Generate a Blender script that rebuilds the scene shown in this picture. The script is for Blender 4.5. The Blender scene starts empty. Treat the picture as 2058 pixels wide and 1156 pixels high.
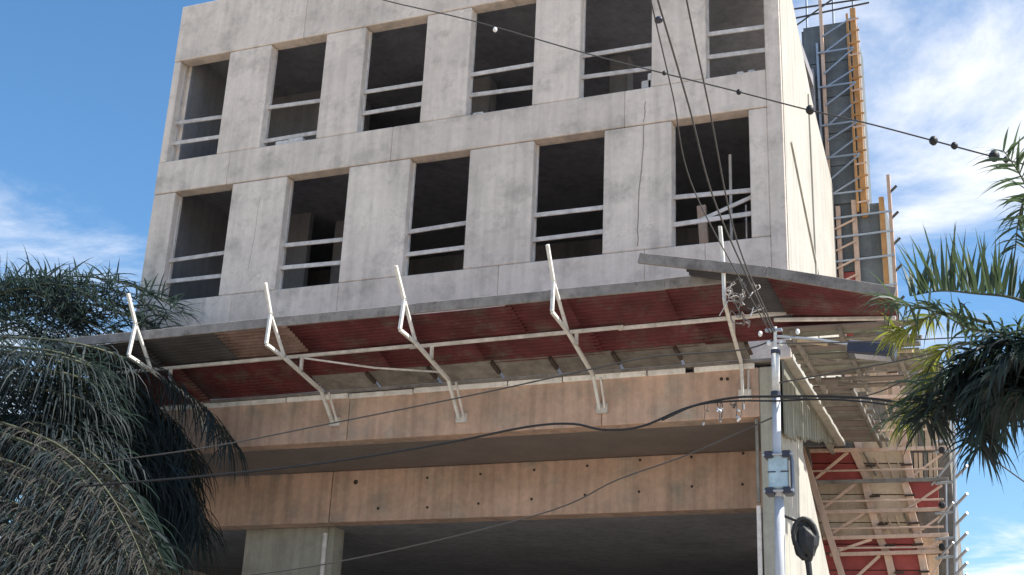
import bpy, math, random
from mathutils import Vector, Matrix
random.seed(7)
S = bpy.context.scene
col = S.collection

# ---------------------------------------------------------------- camera
FPX, IW, IH = 2619.12, 2058.0, 1156.0
PITCH, YAW, ROLL = (math.radians(a) for a in (20.91404, 22.49111, 2.60475))
CAM = Vector((3.4145, -20.1238, 1.6))
_cy, _sy, _cp, _sp = math.cos(YAW), math.sin(YAW), math.cos(PITCH), math.sin(PITCH)
FWD = Vector((-_sy * _cp, _cy * _cp, _sp))
_r0 = Vector((_cy, _sy, 0)); _u0 = _r0.cross(FWD)
RGT = math.cos(ROLL) * _r0 + math.sin(ROLL) * _u0
UPV = -math.sin(ROLL) * _r0 + math.cos(ROLL) * _u0
cd = bpy.data.cameras.new('camera'); cam = bpy.data.objects.new('camera', cd); col.objects.link(cam)
m3 = Matrix((RGT, UPV, -FWD)).transposed()
cam.matrix_world = Matrix.Translation(CAM) @ m3.to_4x4()
cd.sensor_width = 36; cd.lens = FPX / IW * 36; cd.clip_end = 3000; cd.clip_start = 0.1
S.camera = cam

# ---------------------------------------------------------------- sky, sun, exposure
SUN_AZ = math.radians(83)      # clockwise from +Y: the sun stands to the right, a little behind the front wall
SUN_EL = math.radians(50)
w = bpy.data.worlds.new('World'); S.world = w; w.use_nodes = True
nt = w.node_tree; nt.nodes.clear(); L = nt.links.new
out = nt.nodes.new('ShaderNodeOutputWorld'); bg = nt.nodes.new('ShaderNodeBackground')
sky = nt.nodes.new('ShaderNodeTexSky'); sky.sky_type = 'NISHITA'; sky.sun_disc = False
sky.sun_elevation = SUN_EL; sky.sun_rotation = SUN_AZ; sky.air_density = 1.0; sky.dust_density = 0.6; sky.ozone_density = 2.0
bg.inputs[1].default_value = 0.09
tc = nt.nodes.new('ShaderNodeTexCoord'); sep = nt.nodes.new('ShaderNodeSeparateXYZ'); L(tc.outputs['Generated'], sep.inputs[0])
mz = nt.nodes.new('ShaderNodeMath'); mz.operation = 'MAXIMUM'; mz.inputs[1].default_value = 0.04; L(sep.outputs[2], mz.inputs[0])
dv = nt.nodes.new('ShaderNodeVectorMath'); dv.operation = 'DIVIDE'; L(tc.outputs['Generated'], dv.inputs[0])
cmb = nt.nodes.new('ShaderNodeCombineXYZ'); L(mz.outputs[0], cmb.inputs[0]); L(mz.outputs[0], cmb.inputs[1]); cmb.inputs[2].default_value = 1e6
L(cmb.outputs[0], dv.inputs[1])
off = nt.nodes.new('ShaderNodeVectorMath'); off.operation = 'ADD'; off.inputs[1].default_value = (15.16, 11.82, 0.0); L(dv.outputs[0], off.inputs[0])
n1 = nt.nodes.new('ShaderNodeTexNoise'); n1.inputs['Scale'].default_value = 0.75; n1.inputs['Detail'].default_value = 9; n1.inputs['Roughness'].default_value = 0.63
n1.inputs['Distortion'].default_value = 0.35
L(off.outputs[0], n1.inputs['Vector'])
cr = nt.nodes.new('ShaderNodeValToRGB'); cr.color_ramp.interpolation = 'EASE'
cr.color_ramp.elements[0].position = 0.49; cr.color_ramp.elements[0].color = (0, 0, 0, 1)
cr.color_ramp.elements[1].position = 0.74; cr.color_ramp.elements[1].color = (1, 1, 1, 1)
L(n1.outputs[0], cr.inputs[0])
mx = nt.nodes.new('ShaderNodeMix'); mx.data_type = 'RGBA'
hs = nt.nodes.new('ShaderNodeHueSaturation'); hs.inputs['Hue'].default_value = 0.496; hs.inputs['Saturation'].default_value = 1.22; hs.inputs['Value'].default_value = 1.0; L(sky.outputs[0], hs.inputs['Color'])
L(cr.outputs[0], mx.inputs[0]); L(hs.outputs[0], mx.inputs[6]); mx.inputs[7].default_value = (6.2, 6.2, 6.35, 1)
L(mx.outputs[2], bg.inputs[0]); L(bg.outputs[0], out.inputs[0])

sd = bpy.data.lights.new('sun', 'SUN'); sd.energy = 4.0; sd.angle = math.radians(0.6); sd.color = (1.0, 0.95, 0.87)
sun = bpy.data.objects.new('sun', sd); col.objects.link(sun)
sdir = Vector((math.sin(SUN_AZ) * math.cos(SUN_EL), math.cos(SUN_AZ) * math.cos(SUN_EL), math.sin(SUN_EL)))
sun.rotation_euler = sdir.to_track_quat('Z', 'Y').to_euler(); sun.location = (20, -10, 40)

vs = S.view_settings; vs.view_transform = 'Standard'; vs.look = 'None'; vs.gamma = 1; vs.use_curve_mapping = False
vs.exposure = 1.2

# ---------------------------------------------------------------- pixel helpers (photo pixel -> ray)
def ray(u, v): return FWD + RGT * ((u - 1029) / FPX) + UPV * ((578 - v) / FPX)
def atY(u, v, y): d = ray(u, v); return CAM + d * ((y - CAM.y) / d.y)
def atX(u, v, x): d = ray(u, v); return CAM + d * ((x - CAM.x) / d.x)
def atD(u, v, dist): return CAM + ray(u, v).normalized() * dist

# ---------------------------------------------------------------- materials
def mat(name, base, rough=0.8, var=0.12, scale=3.0, streak=0.0, bump=0.0, bscale=30.0, dark=None, dark_amt=0.0, dark_scale=1.5,
        metal=0.0, objvar=0.0, trans=None, spec=0.3, crack=0.0):
    m = bpy.data.materials.new(name); m.use_nodes = True
    t = m.node_tree; b = t.nodes['Principled BSDF']; k = t.links.new; N = t.nodes.new
    b.inputs['Roughness'].default_value = rough; b.inputs['Metallic'].default_value = metal
    b.inputs['Specular IOR Level'].default_value = spec
    g = N('ShaderNodeNewGeometry'); pos = g.outputs['Position']
    def noise(sc, det=5, vec=None, rgh=0.6):
        n = N('ShaderNodeTexNoise'); n.inputs['Scale'].default_value = sc; n.inputs['Detail'].default_value = det
        n.inputs['Roughness'].default_value = rgh; k(vec or pos, n.inputs['Vector']); return n.outputs[0]
    def maprange(v, a0, a1, b0, b1):
        r = N('ShaderNodeMapRange'); k(v, r.inputs[0])
        for i, x in enumerate((a0, a1, b0, b1)): r.inputs[1 + i].default_value = x
        return r.outputs[0]
    def mul(a, c):
        q = N('ShaderNodeMath'); q.operation = 'MULTIPLY'; k(a, q.inputs[0])
        if isinstance(c, float): q.inputs[1].default_value = c
        else: k(c, q.inputs[1])
        return q.outputs[0]
    val = mul(maprange(noise(scale), .3, .7, 1 - var, 1 + var), maprange(noise(scale * 9, 4), .3, .7, 1 - var * .5, 1 + var * .5))
    if streak:
        mp = N('ShaderNodeMapping'); mp.inputs['Scale'].default_value = (5.5, 5.5, .28); k(pos, mp.inputs[0])
        val = mul(val, maprange(noise(1.0, 6, mp.outputs[0]), .42, .72, 1.0 + streak * .3, 1 - streak))
    if crack:
        cn = noise(.55, 7, None, .62)
        d1 = N('ShaderNodeMath'); d1.operation = 'SUBTRACT'; k(cn, d1.inputs[0]); d1.inputs[1].default_value = .5
        d2 = N('ShaderNodeMath'); d2.operation = 'ABSOLUTE'; k(d1.outputs[0], d2.inputs[0])
        gate = maprange(noise(.9, 3), .5, .6, 0, 1)
        line_ = mul(maprange(d2.outputs[0], .0, .006, crack, 0), gate)
        inv = N('ShaderNodeMath'); inv.operation = 'SUBTRACT'; inv.inputs[0].default_value = 1.0; k(line_, inv.inputs[1])
        val = mul(val, inv.outputs[0])
    if objvar:
        oi = N('ShaderNodeObjectInfo'); val = mul(val, maprange(oi.outputs['Random'], 0, 1, 1 - objvar, 1 + objvar))
    vm = N('ShaderNodeVectorMath'); vm.operation = 'SCALE'; k(val, vm.inputs['Scale'])
    colsock = None
    if dark:
        mm = N('ShaderNodeMix'); mm.data_type = 'RGBA'; mm.inputs[6].default_value = (*base, 1); mm.inputs[7].default_value = (*dark, 1)
        k(maprange(noise(dark_scale, 8, None, .68), .5, .68, 0, dark_amt), mm.inputs[0]); k(mm.outputs[2], vm.inputs[0])
    else: vm.inputs[0].default_value = base
    k(vm.outputs[0], b.inputs['Base Color'])
    if bump:
        bp = N('ShaderNodeBump'); bp.inputs['Strength'].default_value = bump; bp.inputs['Distance'].default_value = .02
        k(noise(bscale, 6), bp.inputs['Height']); k(bp.outputs[0], b.inputs['Normal'])
    if trans:
        tr = N('ShaderNodeBsdfTranslucent'); tr.inputs[0].default_value = (*trans, 1)
        ms = N('ShaderNodeMixShader'); ms.inputs[0].default_value = .35
        o = t.nodes['Material Output']; k(b.outputs[0], ms.inputs[1]); k(tr.outputs[0], ms.inputs[2]); k(ms.outputs[0], o.inputs[0])
    return m

M = dict(
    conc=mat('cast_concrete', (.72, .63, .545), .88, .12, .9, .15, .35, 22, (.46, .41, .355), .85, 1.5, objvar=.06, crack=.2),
    side=mat('concrete_dimmed_for_sun', (.375, .36, .32), .88, .08, 1.2, .18, .3, 22, (.42, .39, .34), .5, 1.6, crack=.15),  # same concrete as the front, darkened in colour to offset direct sun
    tan=mat('tan_concrete', (.53, .365, .28), .85, .18, 1.1, .26, .3, 30, (.37, .31, .255), .95, 1.3, objvar=.05),  # tan base with grey-brown mottling and streaks
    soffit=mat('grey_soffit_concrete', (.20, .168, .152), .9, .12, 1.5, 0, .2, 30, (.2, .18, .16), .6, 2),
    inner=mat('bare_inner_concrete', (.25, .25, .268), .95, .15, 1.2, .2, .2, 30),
    colm=mat('grey_green_column_concrete', (.36, .35, .30), .9, .12, 1.4, .2, .2, 30, (.24, .22, .19), .6, 2),
    crackm=mat('crack_filler', (.32, .275, .245), .95, .3, 8),
    hole=mat('dark_hole', (.06, .045, .038), .95),
    rail=mat('weathered_white_timber', (.63, .59, .55), .7, .15, 6, .2, .15, 60, (.36, .34, .32), .6, 5, objvar=.1),
    steel=mat('white_painted_steel', (.66, .645, .60), .5, .10, 8, 0, .1, 60, (.36, .33, .29), .6, 7, spec=.5),
    fascia=mat('white_fascia_board', (.84, .80, .75), .7, .12, 4, .2, .1, 50, (.45, .40, .34), .6, 5, objvar=.12),
    edge=mat('grey_edge_board', (.25, .228, .21), .85, .2, 5, .2, .2, 40, (.10, .085, .08), .7, 4, objvar=.1),
    red=mat('red_corrugated_sheet', (.100, .023, .026), .65, .3, 2.5, 0, .1, 50, (.105, .072, .062), .95, 2.0, objvar=.12),
    darksheet=mat('dark_grey_corrugated_sheet', (.060, .058, .062), .7, .2, 3, 0, .1, 50),
    brown=mat('rusty_brown_corrugated_sheet', (.20, .135, .115), .75, .25, 3, 0, .15, 40, (.11, .06, .05), .8, 4),
    ply=mat('plywood_panel', (.58, .46, .33), .8, .14, 3, .2, .1, 40, (.30, .235, .175), .6, 3, objvar=.12),
    greyboard=mat('weathered_grey_board', (.20, .185, .165), .9, .22, 4, .25, .2, 40, (.12, .105, .09), .7, 3, objvar=.2),
    hoard=mat('grey_green_board', (.20, .205, .175), .9, .18, 3, .25, .2, 40, (.13, .125, .10), .7, 3, objvar=.15),
    redpanel=mat('red_film_faced_panel', (.36, .080, .072), .6, .14, 3, .1, .05, 40, (.27, .085, .075), .6, 4, objvar=.12),
    timber=mat('pink_brown_timber', (.62, .45, .35), .8, .18, 5, .2, .15, 50, (.32, .22, .16), .6, 5, objvar=.12),
    orange=mat('orange_timber', (.46, .25, .10), .75, .15, 5, .2, .1, 50, (.30, .19, .11), .6, 6, objvar=.08),
    slab=mat('slate_grey_shutter_panel', (.145, .165, .175), .8, .16, 2, .2, .15, 40, (.09, .10, .105), .6, 3, objvar=.15),
    galv=mat('galvanised_tube', (.40, .43, .47), .45, .1, 8, 0, .05, 60, None, 0, 1, .55, spec=.5),
    pole=mat('grey_painted_pole', (.46, .475, .52), .5, .08, 4, .1, .05, 60, (.33, .34, .36), .5, 5, spec=.5),
    clamp=mat('pale_blue_enamel', (.40, .52, .58), .5, .12, 8, 0, .05, 60, (.25, .32, .36), .6, 9, spec=.5),
    black=mat('black_cable_rubber', (.014, .014, .015), .55, .1, 10, spec=.4),
    wire=mat('old_grey_cable', (.07, .066, .063), .7, .1, 10),
    lamp=mat('dark_blue_grey_lamp_housing', (.03, .031, .05), .45, .1, 8, spec=.5),
    lens=mat('lamp_lens', (.25, .25, .30), .25, .05, 8, spec=.5),
    porc=mat('white_porcelain', (.75, .75, .73), .3, .05, 10, spec=.6),
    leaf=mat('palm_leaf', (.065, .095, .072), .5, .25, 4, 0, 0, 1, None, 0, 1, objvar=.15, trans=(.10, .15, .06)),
    leafshade=mat('shaded_palm_leaf', (.030, .042, .045), .6, .25, 4, 0, 0, 1, None, 0, 1, objvar=.15, trans=(.05, .085, .07)),  # palm leaf with shade put into its colour
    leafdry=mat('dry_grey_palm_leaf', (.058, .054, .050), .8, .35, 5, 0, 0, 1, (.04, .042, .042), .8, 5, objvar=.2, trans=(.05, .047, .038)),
    leafsun=mat('sunlit_palm_leaf', (.22, .24, .06), .5, .3, 4, 0, 0, 1, (.10, .14, .05), .6, 6, objvar=.15, trans=(.30, .32, .05)),  # sunlight on the leaves put into a yellow-green colour
    stalk=mat('palm_stalk', (.085, .09, .055), .7, .2, 6),
    bark=mat('palm_bark', (.16, .14, .12), .95, .2, 5, .3, .6, 20),
    asphalt=mat('bounce_roadway', (.36, .31, .25), .95, .15, 3, 0, .3, 60),  # unseen road, tone raised so sunlight bounces onto the shaded front
    paving=mat('paving_concrete', (.40, .35, .29), .9, .12, 2, 0, .2, 40),  # lightened along with the road for warm bounce
    earth=mat('bounce_earth', (.36, .285, .21), .95, .2, .3, 0, .3, 10),  # unseen ground, kept pale to reflect sun onto the shaded front
)

# ---------------------------------------------------------------- mesh helpers
ORG = {}
def tag(o, label=None, cat=None, group=None, kind=None):
    if label: o['label'] = label
    if cat: o['category'] = cat
    if group: o['group'] = group
    if kind: o['kind'] = kind
    return o
def empty(name, loc, label, cat, group=None):
    o = bpy.data.objects.new(name, None); col.objects.link(o); o.location = loc; o.empty_display_size = .2
    ORG[o] = Vector(loc); return tag(o, label, cat, group)
class MB:
    def __init__(s): s.v = []; s.f = []
    def add(s, vs, fs):
        n = len(s.v); s.v += [Vector(p) for p in vs]; s.f += [tuple(i + n for i in f) for f in fs]; return s
    def box(s, x0, x1, y0, y1, z0, z1):
        return s.add([(x, y, z) for z in (z0, z1) for y in (y0, y1) for x in (x0, x1)],
                     [(0, 2, 3, 1), (4, 5, 7, 6), (0, 1, 5, 4), (2, 6, 7, 3), (0, 4, 6, 2), (1, 3, 7, 5)])
    def beam(s, p, q, a, b, side=None):
        p, q = Vector(p), Vector(q); d = (q - p).normalized()
        r = Vector(side) if side else Vector((0, 1, 0))
        u = d.cross(r)
        if u.length < 1e-3: u = d.cross(Vector((1, 0, 0)))
        u.normalize(); r = u.cross(d).normalized()
        c = [(-a, -b), (a, -b), (a, b), (-a, b)]
        return s.add([e + u * (i * .5) + r * (j * .5) for e in (p, q) for i, j in c],
                     [(3, 2, 1, 0), (4, 5, 6, 7), (0, 1, 5, 4), (1, 2, 6, 5), (2, 3, 7, 6), (3, 0, 4, 7)])
    def tube(s, pts, r, n=8, cap=True):
        pts = [Vector(p) for p in pts]; rs = r if isinstance(r, (list, tuple)) else [r] * len(pts)
        rings = []; ref = None
        for i, p in enumerate(pts):
            d = (pts[min(i + 1, len(pts) - 1)] - pts[max(i - 1, 0)]).normalized()
            if ref is None: ref = Vector((0, 0, 1)) if abs(d.z) < .9 else Vector((1, 0, 0))
            a = (ref - d * ref.dot(d)).normalized(); b = d.cross(a); ref = a
            rings.append([p + (a * math.cos(2 * math.pi * k / n) + b * math.sin(2 * math.pi * k / n)) * rs[i] for k in range(n)])
        vs = [q for g in rings for q in g]; fs = []
        for i in range(len(pts) - 1):
            for k in range(n): fs.append((i * n + k, i * n + (k + 1) % n, (i + 1) * n + (k + 1) % n, (i + 1) * n + k))
        if cap: fs += [tuple(range(n))[::-1], tuple((len(pts) - 1) * n + k for k in range(n))]
        return s.add(vs, fs)
    def prism(s, poly, axis, a, b):
        n = len(poly)
        def P(p, c): return {0: (c, p[0], p[1]), 1: (p[0], c, p[1]), 2: (p[0], p[1], c)}[axis]
        return s.add([P(p, a) for p in poly] + [P(p, b) for p in poly],
                     [tuple(range(n))[::-1], tuple(range(n, 2 * n))] + [(i, (i + 1) % n, n + (i + 1) % n, n + i) for i in range(n)])
    def blob(s, c, r, seg=8, rings=5, jit=.0):
        c = Vector(c); r = Vector((r, r, r)) if isinstance(r, (int, float)) else Vector(r); vs = []; fs = []
        for i in range(rings + 1):
            th = math.pi * i / rings
            for k in range(seg):
                ph = 2 * math.pi * k / seg; j = 1 + random.uniform(-jit, jit)
                vs.append(c + Vector((r.x * math.sin(th) * math.cos(ph), r.y * math.sin(th) * math.sin(ph), r.z * math.cos(th))) * j)
        for i in range(rings):
            for k in range(seg): fs.append((i * seg + k, (i + 1) * seg + k, (i + 1) * seg + (k + 1) % seg, i * seg + (k + 1) % seg))
        return s.add(vs, fs)
    def build(s, name, m, parent=None, bevel=0, smooth=False, fix=True):
        o0 = ORG[parent] if parent else (sum(s.v, Vector()) / len(s.v) if s.v else Vector())
        me = bpy.data.meshes.new(name); me.from_pydata([tuple(p - o0) for p in s.v], [], s.f); me.update()
        if fix:
            import bmesh
            bm = bmesh.new(); bm.from_mesh(me); bmesh.ops.recalc_face_normals(bm, faces=bm.faces); bm.to_mesh(me); bm.free()
        me.materials.append(M[m])
        if smooth:
            for p in me.polygons: p.use_smooth = True
        o = bpy.data.objects.new(name, me); col.objects.link(o)
        if parent: o.parent = parent
        else: o.location = o0
        ORG[o] = o0
        if bevel:
            b = o.modifiers.new('bevel', 'BEVEL'); b.width = bevel; b.segments = 1; b.limit_method = 'ANGLE'
        return o
def box(name, m, parent, *a, bevel=0): return MB().box(*a).build(name, m, parent, bevel)
def spline(pts, n):
    pts = [Vector(p) for p in pts]; P = [pts[0] * 2 - pts[1]] + pts + [pts[-1] * 2 - pts[-2]]; o = []
    for i in range(n + 1):
        t = i / n * (len(pts) - 1); k = min(int(t), len(pts) - 2); t -= k
        a, b, c, d = P[k:k + 4]
        o.append(.5 * (2 * b + (c - a) * t + (2 * a - 5 * b + 4 * c - d) * t * t + (3 * b - a - 3 * c + d) * t ** 3))
    return o

def spl2(path): return [(p.x, p.y) for p in spline([(u, v, 0) for u, v in path], 14)]
# ---------------------------------------------------------------- ground (below the frame, tones raised for sun bounce)
tag(MB().box(-1500, 1500, -1500, 1500, -1, -.004).build('ground', 'earth'), kind='structure')
tag(MB().box(-80, 80, -26, -8, -.5, .0).build('road', 'asphalt'), kind='structure')
tag(MB().box(-80, 80, -7.99, -1.2, -.5, .13).build('pavement', 'paving'), kind='structure')

# ---------------------------------------------------------------- the concrete building
B = empty('concrete_building', (-6.5, 3, 0), 'unfinished pale concrete building with rows of open window holes', 'building')
H1, S1, H2, S2, TOP = 16.03, 13.58, 12.84, 10.38, 17.43
WL, DEP, TH = -13.13, 6.0, .30
R1 = [(-12.96, -11.70), (-10.67, -9.34), (-8.42, -7.03), (-6.06, -4.69), (-3.76, -2.36), (-1.35, -.19)]
R2 = [(-12.59, -11.19), (-9.91, -8.50), (-7.17, -5.91), (-4.61, -3.24), (-1.99, -.60)]
BV = .014
EI = -.28                                     # front pieces stop at the side wall
def splitband(xs, z0, z1, y0=0.0):
    for a, b in zip(xs[:-1], xs[1:]): box('wall_band', 'conc', B, a + .002, b - .002, y0, TH, z0, z1, bevel=BV)
splitband([WL, -9.9, -5.2, EI], H1, TOP)
splitband([WL, -11.35, -7.6, -2.86, EI], H2, S1)
splitband([WL, -10.86, -8.48, -5.2, -2.47, -1.4, EI], 8.22, S2)
for row, z0, z1 in ((R1, S1, H1), (R2, S2, H2)):
    e = [WL] + [x for p in row for x in p] + [EI]
    for i in range(0, len(e), 2):
        if e[i + 1] - e[i] > .02: box('wall_panel', 'conc', B, e[i], e[i + 1], .012, TH, z0 + .012, z1 - .012, bevel=BV)
# right side wall: full depth, its top raked; front strip of it is the corner pier
box('corner_pier', 'conc', B, EI + .002, -.001, 0, .05, 8.22, TOP, bevel=BV)
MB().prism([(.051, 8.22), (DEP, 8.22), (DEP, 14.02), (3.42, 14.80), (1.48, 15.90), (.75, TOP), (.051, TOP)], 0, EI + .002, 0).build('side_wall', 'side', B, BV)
MB().box(-.004, .012, .02, .10, 8.23, TOP - .02).build('corner_strip', 'side', B)
MB().beam(atX(1590, 285, .012), atX(1645, 555, .012), .05, .04, (1, 0, 0)).build('raking_joint', 'side', B)
MB().box(-.004, .03, 2.9, 3.02, 8.23, 14.6).build('pilaster_strip', 'side', B)
MB().box(-.004, .03, .12, 4.2, 8.95, 9.05).build('ledge', 'side', B)
box('left_wall', 'conc', B, WL, WL + .25, TH + .003, DEP, 8.22, TOP, bevel=BV)
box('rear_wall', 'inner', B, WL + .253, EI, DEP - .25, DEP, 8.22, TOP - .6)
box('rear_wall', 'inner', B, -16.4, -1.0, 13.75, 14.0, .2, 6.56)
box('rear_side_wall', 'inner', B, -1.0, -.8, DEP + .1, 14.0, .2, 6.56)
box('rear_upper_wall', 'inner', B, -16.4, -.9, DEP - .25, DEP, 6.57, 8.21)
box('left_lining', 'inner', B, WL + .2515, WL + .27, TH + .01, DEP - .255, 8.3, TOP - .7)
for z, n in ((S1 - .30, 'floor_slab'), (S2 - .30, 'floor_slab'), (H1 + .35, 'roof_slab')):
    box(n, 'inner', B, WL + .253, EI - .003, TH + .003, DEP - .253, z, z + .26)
for x in (-10.4, -7.2, -4.0):
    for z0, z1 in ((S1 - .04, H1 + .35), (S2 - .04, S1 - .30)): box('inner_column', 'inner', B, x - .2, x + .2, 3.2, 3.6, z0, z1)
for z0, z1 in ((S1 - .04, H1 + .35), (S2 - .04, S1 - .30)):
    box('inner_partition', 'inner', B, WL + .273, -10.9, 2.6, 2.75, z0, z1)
for row, z0, z1 in ((R1, S1, H1), (R2, S2, H2)):
    for a, b in row:
        box('jamb_strip', 'rail', B, a - .004, a + .022, .19, .24, z0 + .02, z1 - .02)
        if b < EI - .05: box('jamb_strip', 'rail', B, b - .022, b + .004, .21, .26, z0 + .02, z1 - .02)
# guard rails in the openings
def rails(row, zs):
    for i, (a, b) in enumerate(row):
        for k, h in enumerate((.50, .98)):
            if row is R1 and i == 1 and k == 0: h = .22
            t = random.uniform(-.025, .025)
            MB().beam((a - .01, .16, zs + h - t), (b + .01, .16, zs + h + t), .085, .035).build('guard_rail', 'rail', B, .006)
rails(R1, S1); rails(R2, S2)
a, b = R2[4]
MB().beam((a + .35, .20, S2 + .48), (b - .02, .20, S2 + .85), .07, .035).build('diagonal_rail', 'rail', B, .006)
MB().beam((a + .42, .75, S2 - .03), (a + .36, .75, S2 + 1.05), .16, .1).build('timber_post', 'timber', B, .006)
MB().beam((a + .85, .95, S2 - .03), (a + .85, .95, S2 + 2.1), .05, .05).build('timber_post', 'rail', B, .004)
MB().beam((b - .2, .6, S2 - .03), (b - .2, .6, S2 + .9), .03, .03).build('timber_post', 'rail', B, .004)
# odd leftovers on sills: blocks and offcuts
for (x, z, wd, ht) in ((-10.35, S1, .30, .14), (-10.05, S1, .34, .16), (-9.75, S1, .22, .07), (-5.95, S1, .22, .10), (-2.58, S1, .20, .22), (-2.46, S1, .14, .36), (-.82, S1, .13, .10), (-.62, S1, .13, .10)):
    box('rubble_block', 'rail', B, x, x + wd, .10, .24, z + .002, z + ht, bevel=.02)
for path, r in (([(1297, 205), (1296, 232), (1294, 246)], .010), ([(1294, 252), (1292, 310), (1285, 380), (1282, 440), (1282, 495)], .011), ([(523, 395), (512, 470), (498, 545)], .005)):
    y_ = .014 if path[0][1] > 246 and path[0][0] not in (414,) else .002
    pts = [atY(u, v, y_) + Vector((random.uniform(-.01, .01), 0, 0)) for u, v in spl2(path)]
    MB().tube(pts, r, 5).build('crack', 'crackm', B)
# first-floor edge beam, white fascia, soffit, setback beam
LW = -16.5
xj = atY(668, 960, 2.2).x
for a, b in ((LW, -8.02), (-8.01, -3.2), (-3.19, -.54)):
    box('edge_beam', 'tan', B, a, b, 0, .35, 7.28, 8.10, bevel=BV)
xs = [LW] + [atY(u, v, -.05).x for u, v in ((420, 815), (575, 805), (700, 795), (830, 788), (1020, 772), (1130, 763), (1300, 750), (1378, 745))]
for i, (a, b) in enumerate(zip(xs[:-1], xs[1:])):
    dz = random.uniform(-.012, .012)
    box('fascia_board', 'fascia', B, a + .012, b - .012, -.06, -.004, 8.065 + dz, 8.155 + dz, bevel=.006)
box('fascia_board', 'fascia', B, xs[-1] + .14, -.6, -.06, -.004, 8.075, 8.16, bevel=.006)
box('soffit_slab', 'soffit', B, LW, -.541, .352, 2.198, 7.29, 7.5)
for a, b in ((LW, xj - .012), (xj + .012, -.56)):
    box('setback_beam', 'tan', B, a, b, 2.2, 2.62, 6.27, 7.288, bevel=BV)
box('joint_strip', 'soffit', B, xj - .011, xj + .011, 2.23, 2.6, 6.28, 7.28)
# tie holes
hm = None
for k in range(7):
    for r in (0, 1):
        p = atY(*((860 + k * 106, 960 - k * 8.4), (858 + k * 106, 1018 - k * 7.6))[r], 2.2)
        p += Vector((random.uniform(-.03, .03), 0, random.uniform(-.02, .02)))
        if p.x > -.7: continue
        h = MB().tube([(p.x, 2.192, p.z), (p.x, 2.21, p.z)], .026, 8).build('tie_hole', 'hole', B)
for u, v, r in ((715, 969, .05), (760, 1022, .03), (1450, 742, .03), (1462, 742, .03)):
    y = 2.2 if v > 900 else 0.0; p = atY(u, v + (20 if v < 900 else 0), y)
    MB().tube([(p.x, y - .008, p.z), (p.x, y + .01, p.z)], r, 8).build('tie_hole', 'hole', B)
# lower structure
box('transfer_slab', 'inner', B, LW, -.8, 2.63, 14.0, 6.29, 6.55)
cx0, cx1 = atY(490, 1110, 2.66).x, atY(655, 1110, 2.66).x
box('column', 'colm', B, cx0, cx1, 2.66, 3.2, .2, 6.285, bevel=BV)
MB().tube([atY(654, 1072, 2.15), atY(640, 1240, 2.15)], .045, 10).build('downpipe', 'rail', B)
box('downpipe_stub', 'colm', B, cx1 - .02, cx1 + .13, 2.7, 3.1, .2, 6.28)
box('corner_column', 'colm', B, -.535, -.222, 0.0, .5, .2, 8.10, bevel=BV)
hA, hC = atX(1600, 880, -.25), atX(1690, 892, -.25)
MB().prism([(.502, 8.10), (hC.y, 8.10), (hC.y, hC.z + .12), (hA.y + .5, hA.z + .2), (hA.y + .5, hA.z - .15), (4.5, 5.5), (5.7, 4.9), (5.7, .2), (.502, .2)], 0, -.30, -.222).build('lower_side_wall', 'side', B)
box('lower_left_wall', 'conc', B, LW, LW + .25, 2.66, 14.0, .2, 6.28)
box('ground_slab', 'paving', B, LW - .2, .2, -.3, DEP + .2, -.2, .2)
box('street_column', 'colm', B, -16.4, -15.9, 2.7, 3.2, .2, 6.285)
pj = atY(1524, 1150, -.03)
MB().beam((-.60, .05, 5.85), (-.60, .05, 2.0), .07, .05).build('door_jamb', 'rail', B, .005)
MB().beam((-.60, .05, 7.25), (-.60, .05, 5.9), .05, .05).build('door_jamb', 'greyboard', B, .005)

# ---------------------------------------------------------------- protective canopy
CY0, CZ0 = -.10, 8.17        # inner edge
CYO, CZO = -2.15, 8.75       # outer edge
def cz(y): return CZ0 + (CZO - CZ0) * (y - CY0) / (CYO - CY0)
CN = empty('protective_canopy', (-6.5, -1.2, 8.1), 'long canopy of dark red corrugated sheets on white steel brackets', 'canopy')
def sheet(name, m, parent, A0, A1, B0, B1, pitch=.095, amp=.021):
    """corrugated sheet between inner edge A0-A1 and outer edge B0-B1; ribs run from index 0 to 1"""
    A0, A1, B0, B1 = map(Vector, (A0, A1, B0, B1))
    n = max(6, int((B0 - A0).length / pitch * 6)); nx = 4
    nrm = (A1 - A0).cross(B0 - A0).normalized()
    if nrm.z < 0: nrm = -nrm
    vs = []; fs = []
    ph = random.uniform(0, 6)
    for i in range(n + 1):
        t = i / n
        for j in range(nx + 1):
            s_ = j / nx
            p = (A0.lerp(A1, s_)).lerp(B0.lerp(B1, s_), t)
            vs.append(p + nrm * (amp * math.sin(i / 6 * 2 * math.pi + ph) - .012 * math.sin(math.pi * s_) * random.uniform(.7, 1.3)))
    for i in range(n):
        for j in range(nx):
            a = i * (nx + 1) + j; fs.append((a, a + 1, a + nx + 2, a + nx + 1))
    o = MB().add(vs, fs).build(name, m, parent, smooth=True)
    sm = o.modifiers.new('solid', 'SOLIDIFY'); sm.thickness = .003
    return o
XL = atY(119, 700, CYO).x
cuts = [XL, atY(289, 690, -2.3).x - .3, atY(435, 690, -2.1).x, atY(572, 680, -2.1).x, -6.0, -4.1, -3.05, -1.55, .02]
mats = ['darksheet', 'darksheet', 'brown', 'red', 'red', 'red', 'red', 'red']
YM = -1.33
for i, (a, b) in enumerate(zip(cuts[:-1], cuts[1:])):
    l = .012 * (i % 2)
    sheet('corrugated_sheet', mats[i], CN, (a - .05, YM + .12, cz(YM) + l), (b + .05, YM + .12, cz(YM) + l), (a - .05, CYO, CZO + l), (b + .05, CYO, CZO + l))
lowc = [XL, -11.0, -8.55, -6.9, -5.0, -3.0, -1.2, 1.7]
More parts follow.
